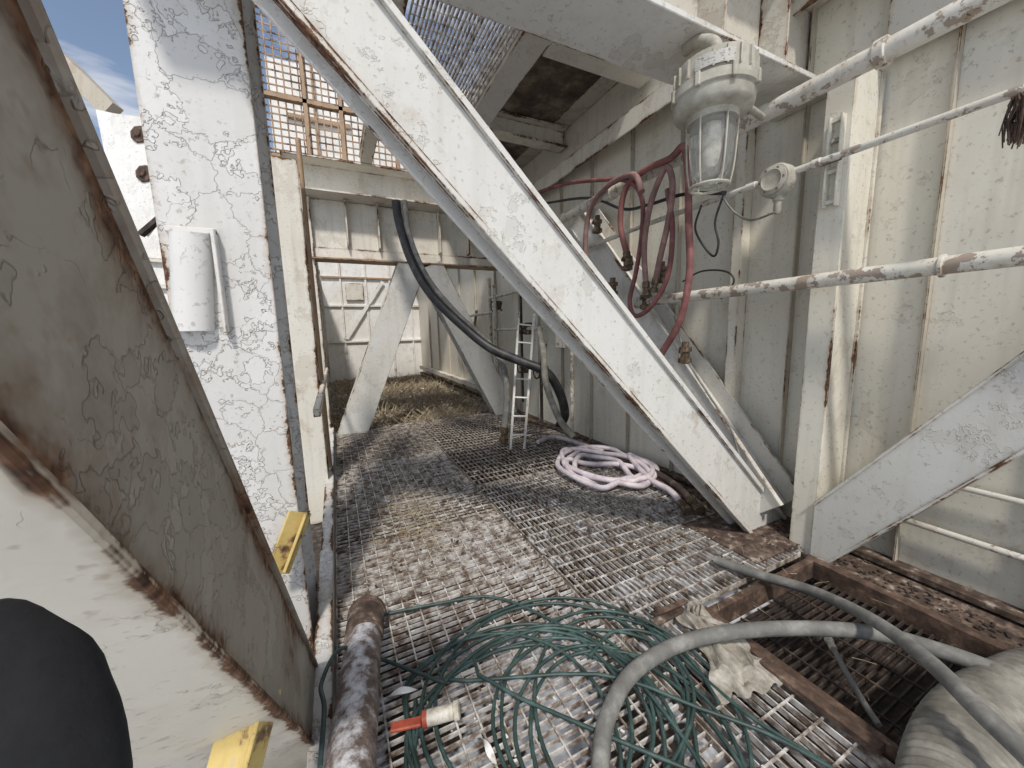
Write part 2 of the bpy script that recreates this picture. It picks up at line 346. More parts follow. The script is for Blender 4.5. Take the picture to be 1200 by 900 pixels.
# right wall
e=thing('steel_wall',(3.1,6.5,-.1),'long cream painted steel wall with vertical ribs along the right','wall')
MB().box(3.1,3.13,-1.2,15,-.34,5.2).build('wall_panel',m_wall,e)
for y in (-.15,.40,.92,1.62,2.65,3.3,4.0,4.7,5.4,6.1,7.2,8.4,9.6,10.8,12,13.2):
    MB().box(3.05,3.098,y-.005,y+.005,.0,3.64).build('rib',m_rib,e)
MB().box(2.99,3.098,1.98,2.06,.0,3.49).build('rib',m_wall,e,bevel=.003)
MB().box(2.90,3.098,-1.2,15,3.66,3.69).build('channel_flange',m_over,e,bevel=.003)
MB().box(2.88,2.899,-1.2,15,3.5,3.69).build('channel_lip',m_far,e,bevel=.002)
MB().box(2.90,3.098,2.0,15,4.6,4.63).build('channel_flange',m_over,e,bevel=.003)
MB().box(3.0,3.098,-1.2,15,-.02,.0115).build('floor_angle',m_rustmetal,e)
MB().box(2.73,3.1,-1.2,6.3,-.12,-.04).build('wall_ledge',m_rustmetal,label='rusty ledge along the foot of the right wall',cat='ledge')
MB().box(3.0,3.03,-1.2,1.20,3.0,3.48).build('upper_wall_plate',m_over,label='mottled grey plate above the pipe at top right',cat='plate')
e=thing('overhead_beam',(1.3,1.66,3.0),'heavy flaking cross beam overhead, above the lamp','steel beam')
MB().box(-.6,3.09,1.45,1.84,2.99,3.024).build('flange',m_brace,e,bevel=.004)
MB().box(-.6,3.09,1.45,1.84,3.58,3.604).build('flange',m_over,e,bevel=.003)
MB().box(-.6,3.09,1.65,1.67,3.025,3.579).build('web',m_over,e)
for x in (.6,1.3,2.0,2.55): MB().box(x-.008,x+.008,1.48,1.648,3.026,3.578).build('stiffener',m_over,e)
# far portal
e=thing('far_portal_beam',(1.4,6.3,3.5),'white cross beam with ribbed panel beneath it, above the chevron braces','steel beam')
MB().box(-.45,3.08,6.0,6.5,3.5,3.525).build('flange',m_far,e,bevel=.003)
MB().box(-.45,3.08,6.0,6.5,3.92,3.945).build('flange',m_far,e,bevel=.003)
MB().box(-.45,3.08,6.26,6.28,3.526,3.919).build('web',m_far,e)
MB().box(-.2,3.08,6.34,6.36,2.81,3.49).build('panel',m_far,e)
for x in (.3,.75,1.2,1.7,2.2,2.7): MB().box(x-.01,x+.01,6.2,6.339,2.83,3.49).build('rib',m_far,e)
e=thing('far_tie_beam',(1.4,6.3,2.62),'rust edged tie beam at the tip of the chevron braces','steel beam')
MB().box(-.2,3.08,6.16,6.46,2.62,2.645).build('flange',m_orust,e,bevel=.003)
MB().box(-.2,3.08,6.3,6.32,2.646,2.8).build('web',m_far,e)
hbeam('steel_brace',(.10,6.17,-.12),(1.22,6.17,2.61),(0,-1,0),.42,.26,m_brace,'left leg of the far chevron braces leaning right')
hbeam('steel_brace',(2.86,6.17,-.12),(1.5,6.17,2.61),(0,-1,0),.42,.26,m_brace,'right leg of the far chevron braces leaning left, behind the black hose')
e=thing('far_wall',(1.4,15,0),'bright white panelled wall closing the far end of the passage','wall')
MB().box(-.6,3.3,15,15.05,-.3,5.0).build('wall_panel',m_bright,e)
for x in (.35,1.2,2.05,2.8): MB().box(x-.03,x+.03,14.94,14.998,-.1,4.4).build('rib',m_bright,e)
for z in (1.3,2.6,3.6): MB().box(-.5,3.09,14.92,14.998,z-.03,z+.03).build('rail',m_orust if z>3 else m_bright,e)
MB().bar((.4,14.9,1.4),(1.8,14.9,3.5),(0,1,0),.12,.03).build('strut',m_bright,e)
MB().box(.5,1.1,14.9,14.99,2.8,3.4).build('hatch',m_far,e,bevel=.01)
e=thing('left_far_wall',(-.3,10,0),'white ribbed wall along the left side beyond the grating','wall')
MB().box(-.34,-.3,6.6,15,-.3,3.4).build('wall_panel',m_far,e)
for y in (7.4,8.6,9.8,11,12.2,13.4): MB().box(-.299,-.22,y-.03,y+.03,-.1,3.4).build('rib',m_orust if y<8 else m_far,e)
MB().box(-.2,-.125,.2,6.3,-.3,.10).build('kick_plate',m_col,bevel=.003,label='low white kick plate along the left edge of the grating',cat='plate')
MB().box(-.16,-.12,2.6,6.1,1.0,1.05).build('side_rail',m_far,label='thin white rail between the left columns',cat='rail')
MB().tube([(-.16,4.35,-.1),(-.16,4.35,3.4)],.025,10).build('stanchion',m_orust,smooth=True,label='rust streaked vertical post behind the second left column',cat='post')
# ------------------------------------------------------------------ gratings
def grating(name,x0,x1,y0,y1,along,sp,cs,mat,label,th=.0055,z=0,frame=True,h=.026,jit=.002,grp='floor gratings of the walkway'):
    e=thing(name,((x0+x1)/2,(y0+y1)/2,z-h),label,'grating',grp)
    mb=MB()
    if along=='x':
        n=int((y1-y0)/sp)
        for i in range(1,n):
            y=y0+(y1-y0)*i/n+random.uniform(-jit,jit);zz=z+random.uniform(-.003,.0);k=random.uniform(-.004,.004)
            mb.bar((x0,y,zz-h/2),(x1,y+k,zz-h/2),(0,1,0),h,th*random.uniform(.7,1.3))
    else:
        n=int((x1-x0)/sp)
        for i in range(1,n):
            x=x0+(x1-x0)*i/n+random.uniform(-jit,jit);zz=z+random.uniform(-.003,0)
            mb.bar((x,y0,zz-h/2),(x,y1,zz-h/2),(1,0,0),h,th*random.uniform(.7,1.3))
    mb.build('bearing_bars',mat,e)
    mb=MB()
    if along=='x':
        n=int((x1-x0)/cs)
        for i in range(1,n):
            x=x0+(x1-x0)*i/n;mb.box(x-.0035,x+.0035,y0,y1,z-.006,z+.003)
    else:
        n=int((y1-y0)/cs)
        for i in range(1,n):
            y=y0+(y1-y0)*i/n+random.uniform(-jit,jit);mb.box(x0,x1,y-.0035,y+.0035,z-.006,z+.003)
    mb.build('cross_rods',mat,e)
    if frame:
        mb=MB();q=.006
        mb.box(x0-q,x0,y0,y1,z-h-.01,z+.002).box(x1,x1+q,y0,y1,z-h-.01,z+.002).box(x0,x1,y0-q,y0,z-h-.01,z+.002).box(x0,x1,y1,y1+q,z-h-.01,z+.002)
        mb.build('border',m_grate2,e)
    return e
grating('floor_grating',-.11,1.13,.25,2.72,'x',.038,.08,m_grate,'near left floor grating with ladder-like bars, under the green hose',h=.02)
grating('floor_grating',-.11,1.13,2.75,4.6,'x',.05,.08,m_grate,'middle left floor grating with dry litter on it',h=.016)
grating('floor_grating',-.11,1.13,4.63,6.35,'x',.07,.085,m_grate2,'farthest left floor grating, next to the bare soil',h=.014)
grating('floor_grating',1.16,2.68,1.25,3.3,'y',.038,.10,m_grate,'right floor grating with lengthwise bars in front of the pink hose coil',h=.02)
grating('floor_grating',1.16,2.95,3.33,6.35,'y',.05,.12,m_grate2,'far right floor grating with lengthwise bars under the ladder',h=.016)
grating('floor_grating',1.16,1.6,.1,1.22,'y',.038,.10,m_grate,'narrow floor grating strip between the green hose and the rusty angle')
grating('floor_grating',1.72,2.62,-.5,1.12,'x',.036,.13,m_darkrust,'dark brown rusted floor grating at lower right',z=-.075,frame=False)
MB().box(1.65,2.72,-.6,1.2,-.3,-.2).build('dark_underlay',m_darkrust,label='added dark sheet that darkens the opening beneath the rusted grating at lower right',cat='dark sheet')  # dark sheet added to darken the opening under the grating
e=thing('grating_frame',(2.2,.3,-.06),'brown rusty angle frame around the dark sunken grating','frame')
MB().box(1.62,1.69,-.5,1.2,-.11,.012).build('frame_bar',m_framerust,e,bevel=.003)
MB().box(1.691,2.639,1.15,1.19,-.11,.008).build('frame_bar',m_framerust,e,bevel=.003)
MB().box(2.64,2.70,-.5,1.2,-.11,.006).build('frame_bar',m_framerust,e,bevel=.003)
for i,y in enumerate((.6,1.9,3.31,4.61,5.9)):
    MB().box(-.12,3.05 if y>1.3 else 1.6,y-.03,y+.03,-.3,-.045).build('floor_joist',m_darkrust,label='steel joist under the gratings, %s from the camera'%(['first','second','third','fourth','fifth'][i]),cat='joist')
def twigs(name,cx,cy,sx,sy,n,L,z,label,up=.3,mat=m_twig,r=.0012,lim=None,pw=1.5):
    mb=MB()
    for i in range(n):
        if lim: x=random.uniform(lim[0],lim[1]);y=lim[2]+(lim[3]-lim[2])*random.random()**pw
        else: x=random.gauss(cx,sx);y=random.gauss(cy,sy)
        a=random.uniform(0,6.28);l=L*random.uniform(.4,1.2);q=random.uniform(-.1,up)
        zz=z(x,y) if callable(z) else z
        p0=V((x,y,zz+random.uniform(0,.015)));dr=V((math.cos(a),math.sin(a),q))
        p1=p0+dr*l*.5+V((random.uniform(-.2,.2),random.uniform(-.2,.2),random.uniform(0,.1)))*l*.4;p2=p1+dr*l*.5
        for q_ in (p0,p1,p2): q_.z=max(q_.z,zz+.002)
        mb.tube([p0,p1,p2],r,3,cap=False)
    return mb.build(name,mat,label=label,cat='litter',kind='stuff')
twigs('dry_litter',.42,2.9,.17,.35,520,.14,.006,'dry grass litter caught on the left gratings',r=.0014)
twigs('dry_litter',1.9,2.0,.45,.5,350,.08,.006,'scattered dry straw on the right grating',up=.1)
twigs('dry_straw',0,0,0,0,600,.09,.005,'thin scatter of straw over the walkway as far as the soil',up=.15,r=.0015,lim=(-.1,2.6,2.3,6.3),pw=1)
twigs('dead_weeds',0,0,0,0,3400,.26,lambda x,y:ez(x,y),'tangle of dead brown weeds on the soil beyond the grating',up=1.0,r=.0065,lim=(-.1,2.9,6.5,14),pw=1.3)
mb=MB()
for i in range(500):
    x=random.uniform(-.1,2.65);y=random.uniform(.6,4.5);r=random.uniform(.003,.008);a=random.uniform(0,3)
    if x>1.6 and y<1.3: continue
    mb.boxm((x,y,.006),V((math.cos(a),math.sin(a),0))*r,V((-math.sin(a),math.cos(a),0))*r*.6,V((0,0,.0015)))
for i in range(160):
    x=random.uniform(-.1,2.9);y=random.uniform(6.6,11);r=random.uniform(.015,.04);a=random.uniform(0,3)
    mb.boxm((x,y,ez(x,y)+.03),V((math.cos(a),math.sin(a),.4))*r,V((-math.sin(a),math.cos(a),0))*r*.6,V((0,0,.004)))
mb.build('paint_chips',m_bright,label='fallen flakes of white paint scattered on the gratings and soil',cat='litter',kind='stuff')
mb=MB()
for i in range(1300):
    k=random.random()
    if k<.45: x=random.gauss(2.85,.11);y=random.uniform(.0,2.3)
    elif k<.6: x=random.gauss(2.6,.12);y=random.uniform(.0,2.3)
    else: x=random.uniform(-.1,2.6);y=random.uniform(1.3,5.5)
    r=random.uniform(.002,.009) if k<.6 else random.uniform(.003,.009)
    x=min(x,3.07);a=random.uniform(0,3)
    if 1.6<x<2.73 and y<1.25: continue
    z=-.035 if x>2.73 else .004
    if 2.25<x<3.08 and 1.28<y<1.87: z=.013
    mb.boxm((x,y,z+r*.3),V((math.cos(a),math.sin(a),.3))*r,V((-math.sin(a),math.cos(a),0))*r*.7,V((0,0,r*.3)))
mb.build('rust_debris',m_darkrust,label='rust scale and dirt along the foot of the right wall and over the gratings',cat='debris',kind='stuff')
# ------------------------------------------------------------------ wall pipes
def pipe(name,pts,r,mat,label,n=0,seg=16,cat='pipe',coll=(),group=None):
    e=thing(name,pts[0],label,cat,group)
    MB().tube(pts,r,seg,n=n).build('tube',mat,e,smooth=True)
    for c,dr,l in coll:
        MB().lathe(V(c)-V(dr)*l/2,dr,[(r*1.02,0),(r*1.28,.004),(r*1.28,l-.004),(r*1.02,l)],16).build('collar',mat,e,smooth=True)
    return e
Y=(0,1,0)
pipe('wall_pipe',[(2.6,-.3,2.84),(2.6,6.2,2.84)],.052,m_pipe,'thick flaking white pipe running high along the right wall behind the lamp',coll=[((2.6,1.05,2.84),Y,.05),((2.6,3.1,2.84),Y,.1)])
pipe('wall_pipe',[(2.64,-.2,2.435),(2.64,2.6,2.435),(2.66,3.6,2.42)],.02,m_pipe,'thin white conduit passing through the round junction box',coll=[((2.64,1.7,2.435),Y,.07),((2.64,1.32,2.435),Y,.05)])
pipe('wall_pipe',[(2.62,-.2,1.765),(2.62,2.72,1.745)],.042,m_pipe2,'heavily peeling white pipe at mid height along the right wall, ending by the red hoses',coll=[((2.62,2.68,1.745),Y,.08),((2.62,.75,1.757),Y,.02)])
pipe('wall_pipe',[(3.04,-.2,.59),(3.04,1.0,.59)],.016,m_pipe,'upper of the two thin rods low on the right wall under the short brace')
pipe('wall_pipe',[(3.04,-.2,.30),(3.04,1.15,.31)],.018,m_pipe,'lower of the two thin rods low on the right wall under the short brace')
jc=PX(909,212,2.6)
e=thing('junction_box',jc,'round white junction box with screwed cover on the thin conduit','junction box')
MB().lathe(jc+V((.06,0,0)),(-1,0,0),[(.08,0),(.10,.01),(.10,.07),(.09,.09)],28).build('body',m_castgrey,e,smooth=True)
MB().lathe(jc+V((-.032,0,0)),(-1,0,0),[(.085,0),(.085,.012),(.06,.02),(.055,.014),(.02,.014)],28).build('cover',m_castgrey,e,smooth=True)
for k in range(6):
    an=k*math.pi/3;MB().lathe(jc+V((-.04,math.cos(an)*.07,math.sin(an)*.07)),(-1,0,0),[(.008,0),(.008,.01)],6).build('screw',m_brass,e)
MB().lathe(jc+V((.02,-.01,-.08)),(0,0,-1),[(.03,0),(.03,.04),(.022,.045),(.022,.1),(.012,.12)],14).build('cable_gland',m_castgrey,e,smooth=True)
pts=[jc+V((.02,-.01,-.19)),PX(905,250,2.6),PX(880,258,2.6),PX(860,248,2.6),PX(848,232,2.6),PX(850,228,2.6)]
MB().tube(pts,.007,8,n=6).build('cable',m_grey,smooth=True,label='short grey cable looping from the junction box gland',cat='cable')
pts=[PX(848,228,2.6),PX(838,260,2.6),PX(842,285,2.6),PX(835,300,2.62),PX(815,270,2.6),PX(822,240,2.6)]
MB().tube(pts,.008,8,n=6).build('cable',m_black,smooth=True,label='black cable hanging in a small loop below the lamp',cat='cable')
pts=[PX(800,330,2.66),PX(822,318,2.66),PX(850,318,2.66),PX(860,330,2.66),PX(845,350,2.7)]
MB().tube(pts,.007,8,n=6).build('cable',m_black,smooth=True,label='thin black cable arching above the mid height pipe',cat='cable')
cz=PX(979,190,2.73).z
e=thing('slotted_bracket',(2.72,1.275,cz-.2),'tall narrow slotted channel bracket fixed to the right column','bracket')
for q in(-1,1): MB().box(2.70,2.748,1.275+q*.03-.005,1.275+q*.03+.005,cz-.25,cz+.25).build('side',m_wall,e,bevel=.002)
for z in (-.22,-.05,.12,.23): MB().box(2.715,2.745,1.275-.024,1.275+.024,cz+z-.01,cz+z+.01).build('rung',m_pipe,e)
MB().tube([(2.69,1.225,2.435),(2.69,1.325,2.435)],.012,8).build('clamp_bolt',m_rustmetal,e)
mb=MB();tp=PX(1202,108,2.5)
for i in range(140):
    a=V((random.uniform(-.02,.02),random.uniform(-.03,.03),0));b=a*random.uniform(.5,1.8)+V((0,0,-random.uniform(.05,.2)))
    mb.tube([tp+a,tp+(a+b)/2+V((random.uniform(-.02,.02),random.uniform(-.02,.02),0)),tp+b],.0025,4)
mb.build('frayed_rope_end',m_framerust,label='rusty brown frayed rope end hanging at the upper right edge',cat='rope')
# ------------------------------------------------------------------ lamp
lt=1.85
S=lt/433.0
ax=V((0,0,-1))
lo=PT(837,89,lt)
e=thing('bulkhead_lamp',lo,'weathered grey explosion-proof lamp with glass globe and wire guard hanging under the cross beam','lamp')
r=44.5*S
def Z(v): return (v-80)*S*.93
MB().lathe(lo,ax,[(r*.88,Z(70)),(r*.94,Z(72)),(r*.94,Z(78)),(r*.94,Z(97))],40).build('cap',m_castgrey,e,smooth=True)
for k in range(20):
    an=k*math.pi/10;q=V((math.cos(an),math.sin(an),0))
    MB().boxm(lo+q*r*.96+ax*Z(84),q*.008,q.cross(ax)*.004,ax*.04).build('cooling_rib',m_castgrey,e)
MB().lathe(lo,ax,[(r*.97,Z(96)),(r*1.03,Z(98)),(r*1.03,Z(108)),(r*.97,Z(110)),(r*.96,Z(122)),(r*.88,Z(126)),(r*.70,Z(128)),(r*.64,Z(129)),(r*.62,Z(136))],40).build('body',m_castgrey,e,smooth=True)
for k in range(8):
    an=k*math.pi/4+.3;q=V((math.cos(an),math.sin(an),0));cpt=lo+q*r*1.02+ax*Z(103)
    MB().boxm(cpt,q*.012,q.cross(ax)*.012,ax*.03).build('clamp_lug',m_castgrey,e,bevel=.004)
MB().lathe(lo,ax,[(r*.55,Z(135)),(r*.56,Z(150)),(r*.53,Z(175)),(r*.47,Z(198)),(r*.37,Z(207)),(r*.15,Z(211)),(.001,Z(212))],28).build('globe',m_glass,e,smooth=True)
MB().lathe(lo,ax,[(r*.17,Z(137)),(r*.17,Z(150)),(r*.2,Z(165)),(r*.16,Z(182)),(r*.08,Z(188))],20).build('bulb',m_cream,e,smooth=True)
for k in range(6):
    an=k*math.pi/3+.2;q=V((math.cos(an),math.sin(an),0))
    MB().tube([lo+q*r*.62+ax*Z(133),lo+q*r*.60+ax*Z(160),lo+q*r*.56+ax*Z(190),lo+q*r*.48+ax*Z(212)],.005,6,n=4).build('guard_wire',m_castgrey,e,smooth=True)
MB().tube([lo+V((math.cos(i*math.pi/12),math.sin(i*math.pi/12),0))*r*.48+ax*Z(212) for i in range(25)],.008,6,cap=False).build('guard_ring',m_castgrey,e,smooth=True)
q=(CAM-lo);q.z=0;q.normalize();sd_=q.cross(V((0,0,1)))
vs=[];fs=[]
for i in range(9):
    an=-.45+.9*i/8;dq=(q*math.cos(an)+sd_*math.sin(an))*(r*1.005);vs+= [lo+dq+ax*Z(79),lo+dq+ax*Z(93)]
    if i: fs.append((2*i-2,2*i,2*i+1,2*i-1))
MB().add(vs,fs).build('label_plate',m_label,e)
hp=lo+V((.94*r*Rc.x,.94*r*Rc.y,.0))
MB().boxm(hp+V((0,0,.0)),Rc*.03,F*.03,V((0,0,.07))).build('hinge',m_castgrey,e,bevel=.006)
MB().tube([lo+V((0,0,.02)),V((lo.x,lo.y,2.88)),V((lo.x,lo.y+.1,2.96)),V((lo.x,1.58,2.97))],.03,12,n=5).build('stem',m_castgrey,e,smooth=True)
MB().tube([lo+V((r*.8,.0,.0)),lo+V((r*1.6,.1,.03)),V((2.55,1.6,2.8))],.02,10,n=5).build('conduit',m_castgrey,e,smooth=True)
# ------------------------------------------------------------------ hoses
def hose(name,pts,r,mat,label,ends=(0,0),n=8,seg=12,group=None,cat='hose',em=None):
    P=catmull(pts,n);e=thing(name,P[0],label,cat,group)
    MB().tube(P,r,seg).build('tube',mat,e,smooth=True)
    for k,(a,b) in enumerate(((P[0],P[1]),(P[-1],P[-2]))):
        if ends[k]:
            dr=(a-b).normalized()
            MB().lathe(a-dr*r*1.5,dr,[(r*1.05,0),(r*1.3,.004),(r*1.3,r*2.2),(r*.95,r*2.4),(r*.95,r*3.6),(r*1.5,r*3.7),(r*1.5,r*5),(r*1.1,r*5.2)],10).build('coupling',em or m_brass,e,smooth=False)
    return e
def XP(l,x,dx=0): return [PX(u,v,x+dx*i) for i,(u,v) in enumerate(l)]
hose('red_hose',XP([(735,300),(727,262),(733,222),(755,200),(785,186),(801,172),(806,200),(807,260),(808,320),(797,375),(775,415)],2.50,-.004),.027,m_red,'red hose with the longest drop, looped over the high pipe right of the bundle',(1,0))
hose('red_hose',XP([(757,335),(755,290),(761,245),(772,212),(782,196),(788,215),(784,255),(774,300),(768,330)],2.47,.004),.024,m_red2,'faded red hose in a narrow hanging U at the middle of the bundle',(1,1))
hose('red_hose',XP([(690,325),(686,285),(692,245),(712,218),(742,205),(752,225)],2.55,-.02),.027,m_red2,'dull red hose forming the leftmost loop of the bundle',(1,0))
hose('red_hose',XP([(624,228),(660,216),(700,211),(735,212),(752,232),(752,275),(745,320),(738,352),(744,370),(762,360),(782,325),(788,270),(782,222)],2.5,.0),.021,m_red,'thin red hose trailing left along the high pipe then looping down',(1,0))
hose('black_wall_hose',XP([(640,238),(690,232),(730,245),(760,240),(800,228),(850,226)],2.58),.014,m_black,'thin black hose threaded along the wall behind the red loops')
for (u,v,lab) in ((757,350,'rusty valve fitting hanging at the end of the middle red loop'),(718,335,'dark brass coupling left of the rusty valve fitting'),(803,412,'small brass nozzle under the longest red hose'),(735,305,'brass hose tail at the upper left red loop'),(700,262,'rusty pipe fitting under the high pipe at the left of the hoses'),(775,318,'dark fitting between the middle loop and the longest red hose')):
    p=PX(u,v,2.6);e=thing('hose_fitting',p+V((0,0,-.07)),lab,'fitting')
    MB().lathe(p+V((0,0,.08)),(0,0,-1),[(.028,0),(.028,.04),(.05,.045),(.05,.08),(.034,.085),(.034,.13),(.052,.135),(.052,.17),(.028,.18)],8).build('body',m_brass,e)
    MB().boxm(p+V((-.04,0,0)),V((.03,0,0)),V((0,.008,0)),V((0,0,.014))).build('lug',m_brass,e)
pts=[PX(790,370,2.66),PX(805,420,2.66),PX(830,462,2.66),PX(855,500,2.68),PX(868,540,2.7)]
MB().tube(pts,.008,8,n=6).build('cable',m_grey,smooth=True,label='thin grey cable sagging down the brace behind the red hoses',cat='cable')
def TP(l): return [PT(u,v,t) for u,v,t in l]
hose('black_hose',TP([(464,236,5.0),(468,262,5.0),(482,305,4.9),(505,345,4.8),(540,380,4.7),(575,408,4.6),(612,424,4.6),(640,436,4.6),(655,458,4.7),(662,485,4.8),(655,500,5.0)]),.058,m_black,'thick black hose drooping from the far cross beam toward the ladder')
hose('black_hose',TP([(474,236,5.1),(479,275,5.0),(500,325,4.9),(535,368,4.85),(570,400,4.8),(588,425,4.8),(594,460,4.85),(591,505,4.95)]),.042,m_grey,'dark grey hose beside the thick black one, ending upright on the grating',(0,1))
hose('grey_hose',TP([(632,385,4.6),(637,415,4.5),(640,450,4.5),(655,490,4.4),(672,512,4.3)]),.04,m_duct,'worn grey hose hanging down right of the ladder')
hose('black_hose',TP([(620,492,5.0),(632,496,4.9),(645,500,4.8),(668,508,4.6)]),.03,m_rustmetal,'brown hose lying between the ladder and the pink coil',(1,1))
e=thing('small_ladder',PZ(608,515,0),'narrow white ladder leaning by the right wall in the middle distance','ladder')
tl=PT(608,366,5.0);tr=PT(626,368,4.95)
bl=PT(598,512,4.75);br=PT(614,512,4.75)
bl.z=0;br.z=0
for a,b in ((bl,tl),(br,tr)): MB().bar(a,b,(0,1,0),.026,.026).build('rail',m_bright,e,bevel=.003)
for k in range(7):
    f=.1+.135*k;MB().tube([bl.lerp(tl,f),br.lerp(tr,f)],.012,8).build('rung',m_bright,e)
# pink coil
P=[];cx,cy=2.45,2.98
random.seed(3)
tot=5
for i in range(tot*14+1):
    an=2*math.pi*i/14+.5;k=i/(tot*14)
    rx=.38+.14*math.sin(k*19)+.04*math.sin(2*an+k*9);ry=.46+.2*math.cos(k*15+1)+.04*math.sin(3*an+k*5)
    P.append(V((cx+.13*math.sin(k*21)+rx*math.cos(an)*.95,cy+.16*math.cos(k*17)+ry*math.sin(an),.028+.035*abs(math.sin(k*23+an))+.03*k)))
P=[PZ(630,518,.05),PZ(652,512,.06)]+P+[PZ(760,560,.08),PZ(785,575,.05),PZ(800,592,.04)]
P=[V((min(p.x,2.99-.04*(i%3)),p.y,p.z)) for i,p in enumerate(P)]
hose('pink_hose',P,.028,m_pink,'coil of faded pink hose lying on the grating by the right wall',(0,1),n=4)
hose('brown_hose',[PZ(748,545,.04),PZ(770,555,.06),PZ(795,572,.05),PZ(812,590,.04)],.035,m_darkrust,'short brown hose end with coupling beside the pink coil',(0,1))
def greenhose(seed,cx,cy,loops,rx0,ry0,label,tail=None,r=.0078):
    random.seed(seed);P=[];n=12
    ph=random.uniform(0,6)
    drift=[(random.uniform(-.17,.17),random.uniform(-.14,.14),random.uniform(.65,1.25),random.uniform(.65,1.2),random.uniform(0,.015)) for _ in range(loops+2)]
    for i in range(loops*n):
        k=i/n;j=int(k);f=k-j;f=f*f*(3-2*f);d0=drift[j];d1=drift[j+1];q=[a*(1-f)+b*f for a,b in zip(d0,d1)]
        an=2*math.pi*i/n+ph
        P.append(V((cx+q[0]+rx0*q[2]*math.cos(an)+random.uniform(-.006,.006),cy+q[1]+ry0*q[3]*math.sin(an)+random.uniform(-.006,.006),.012+q[4]+.008*math.sin(an*1.5+j))))
    for p in P:
        p.z=max(p.z,.012); p.x=max(p.x,.12+.02*math.sin(p.y*20))
    if tail: P+= [V(t) for t in tail]
    return hose('green_hose',P,r,m_green,label,n=4,seg=8)
greenhose(11,.60,1.08,8,.52,.46,'long green hose in many loose overlapping loops in the centre foreground',tail=[PZ(700,790,.05),PZ(820,830,.04),PZ(900,860,.03),PZ(975,900,.03)])
greenhose(23,.85,.98,5,.48,.42,'green hose spread toward the grey hose on the right of the tangle',tail=[PZ(560,790,.06),PZ(620,740,.03),PZ(680,742,.03),PZ(740,790,.04),PZ(790,850,.03),PZ(830,910,.03)])
hose('green_hose',[PZ(450,720,.02),PZ(510,708,.02),PZ(580,700,.02),PZ(660,735,.02),PZ(720,790,.03),PZ(740,850,.03),PZ(735,910,.03)],.0078,m_green,'single green hose strand arching beyond the rest of the tangle')
hose('green_hose',[PZ(690,770,.03),PZ(720,740,.02),PZ(770,745,.02),PZ(820,790,.02),PZ(880,840,.03),PZ(960,890,.03),PZ(1000,920,.03)],.0078,m_green,'green hose strand running out to the right beneath the grey hose')
hose('green_hose',[PZ(375,900,.25),PZ(380,830,.24),PZ(377,800,.2),PZ(400,760,.2),PZ(440,770,.05),PZ(520,800,.05)],.0078,m_green,'green hose strand draped over the frosted pipe')
hose('grey_hose',[PZ(700,960,.05),PZ(703,905,.05),PZ(712,840,.07),PZ(745,785,.09),PZ(810,750,.12),PZ(900,737,.14),PZ(1010,740,.16),PZ(1100,762,.2),PZ(1230,810,.2)],.031,m_grey,'thick grey hose bending over the rusty frame in the right foreground')
hose('grey_hose',[PZ(838,656,.04),PZ(880,671,.05),PZ(950,692,.12),PZ(1020,725,.24),PZ(1085,772,.32),PZ(1150,835,.36),PZ(1230,910,.36)],.027,m_grey,'straighter grey hose with a cut end, crossing above the thick bent one')
P=[V((1.0,.10,.14)),V((1.40,.245,.13)),V((1.80,.31,.13)),V((2.20,.27,.13)),V((2.62,.16,.14))]
e=thing('ribbed_duct',P[0],'fat ribbed grey suction duct in the lower right corner','duct')
PP=catmull(P,110)
cum=[0]
for i in range(1,len(PP)): cum.append(cum[-1]+(PP[i]-PP[i-1]).length)
MB().tube(PP,lambda k:.108+.010*abs(math.sin(cum[int(round(k*(len(PP)-1)))]*90)),32).build('tube',m_duct,e,smooth=True)
hose('grey_hose',[PZ(975,757,.0),PZ(990,785,.0),PZ(1010,820,-.02),PZ(1030,850,-.03)],.012,m_grey,'thin grey hose with a pale nozzle lying on the dark grating',(1,0),em=m_cream)
e=thing('frosted_pipe',(-.05,1.3,0),'rusty pipe with white frost lying on the grating at lower left','pipe')
p0=V((.03,1.86,.10));p1=V((-.10,.85,.20))
MB().tube([p0.lerp(p1,i/12) for i in range(13)],.078,28).build('tube',m_frost,e,smooth=True)
dr=(p0-p1).normalized()
MB().lathe(p0-dr*.18,dr,[(.079,0),(.086,.005),(.086,.14),(.080,.15),(.080,.17),(.090,.175),(.090,.2),(.077,.2),(.073,.14)],28).build('end_collar',m_rustmetal,e,smooth=True)
a=PZ(500,842,.09);b=PZ(533,833,.10)
e=thing('power_plug',a,'short cream plug with a red handle lying on the green hose','plug')
MB().tube([a,a.lerp(b,.95)],.026,18).build('body',m_cream,e,smooth=True)
dr=(b-a).normalized()
MB().lathe(a.lerp(b,.95),dr,[(.026,0),(.031,.003),(.031,.02),(.025,.024)],18).build('rim',m_cream,e,smooth=True)
MB().tube([a-dr*.014,a+dr*.003],.027,18).build('collar',m_redplastic,e,smooth=True)
MB().bar(PZ(458,853,.085),PZ(494,845,.095),(0,0,1),.036,.014).build('handle',m_redplastic,e,bevel=.004)
for (u,v,u2,v2,lab) in ((446,822,490,808,'strip of white tape stuck in the green hose, upper left'),(560,862,580,895,'strip of white tape among the green loops, lower middle')):
    a=PZ(u,v,.06);b=PZ(u2,v2,.07);m_=(a+b)/2+V((0,0,.02));s_=(b-a).cross(V((0,0,1))).normalized()*.012
    pp=catmull([a,m_,b],4);vs=[];fs=[]
    for i,p in enumerate(pp):
        tw=s_*math.cos(i*.5)+V((0,0,.012))*math.sin(i*.5);vs+=[p-tw,p+tw]
        if i:fs.append((2*i-2,2*i,2*i+1,2*i-1))
    MB().add(vs,fs).build('tape_strip',m_bright,label=lab,cat='tape',smooth=True)
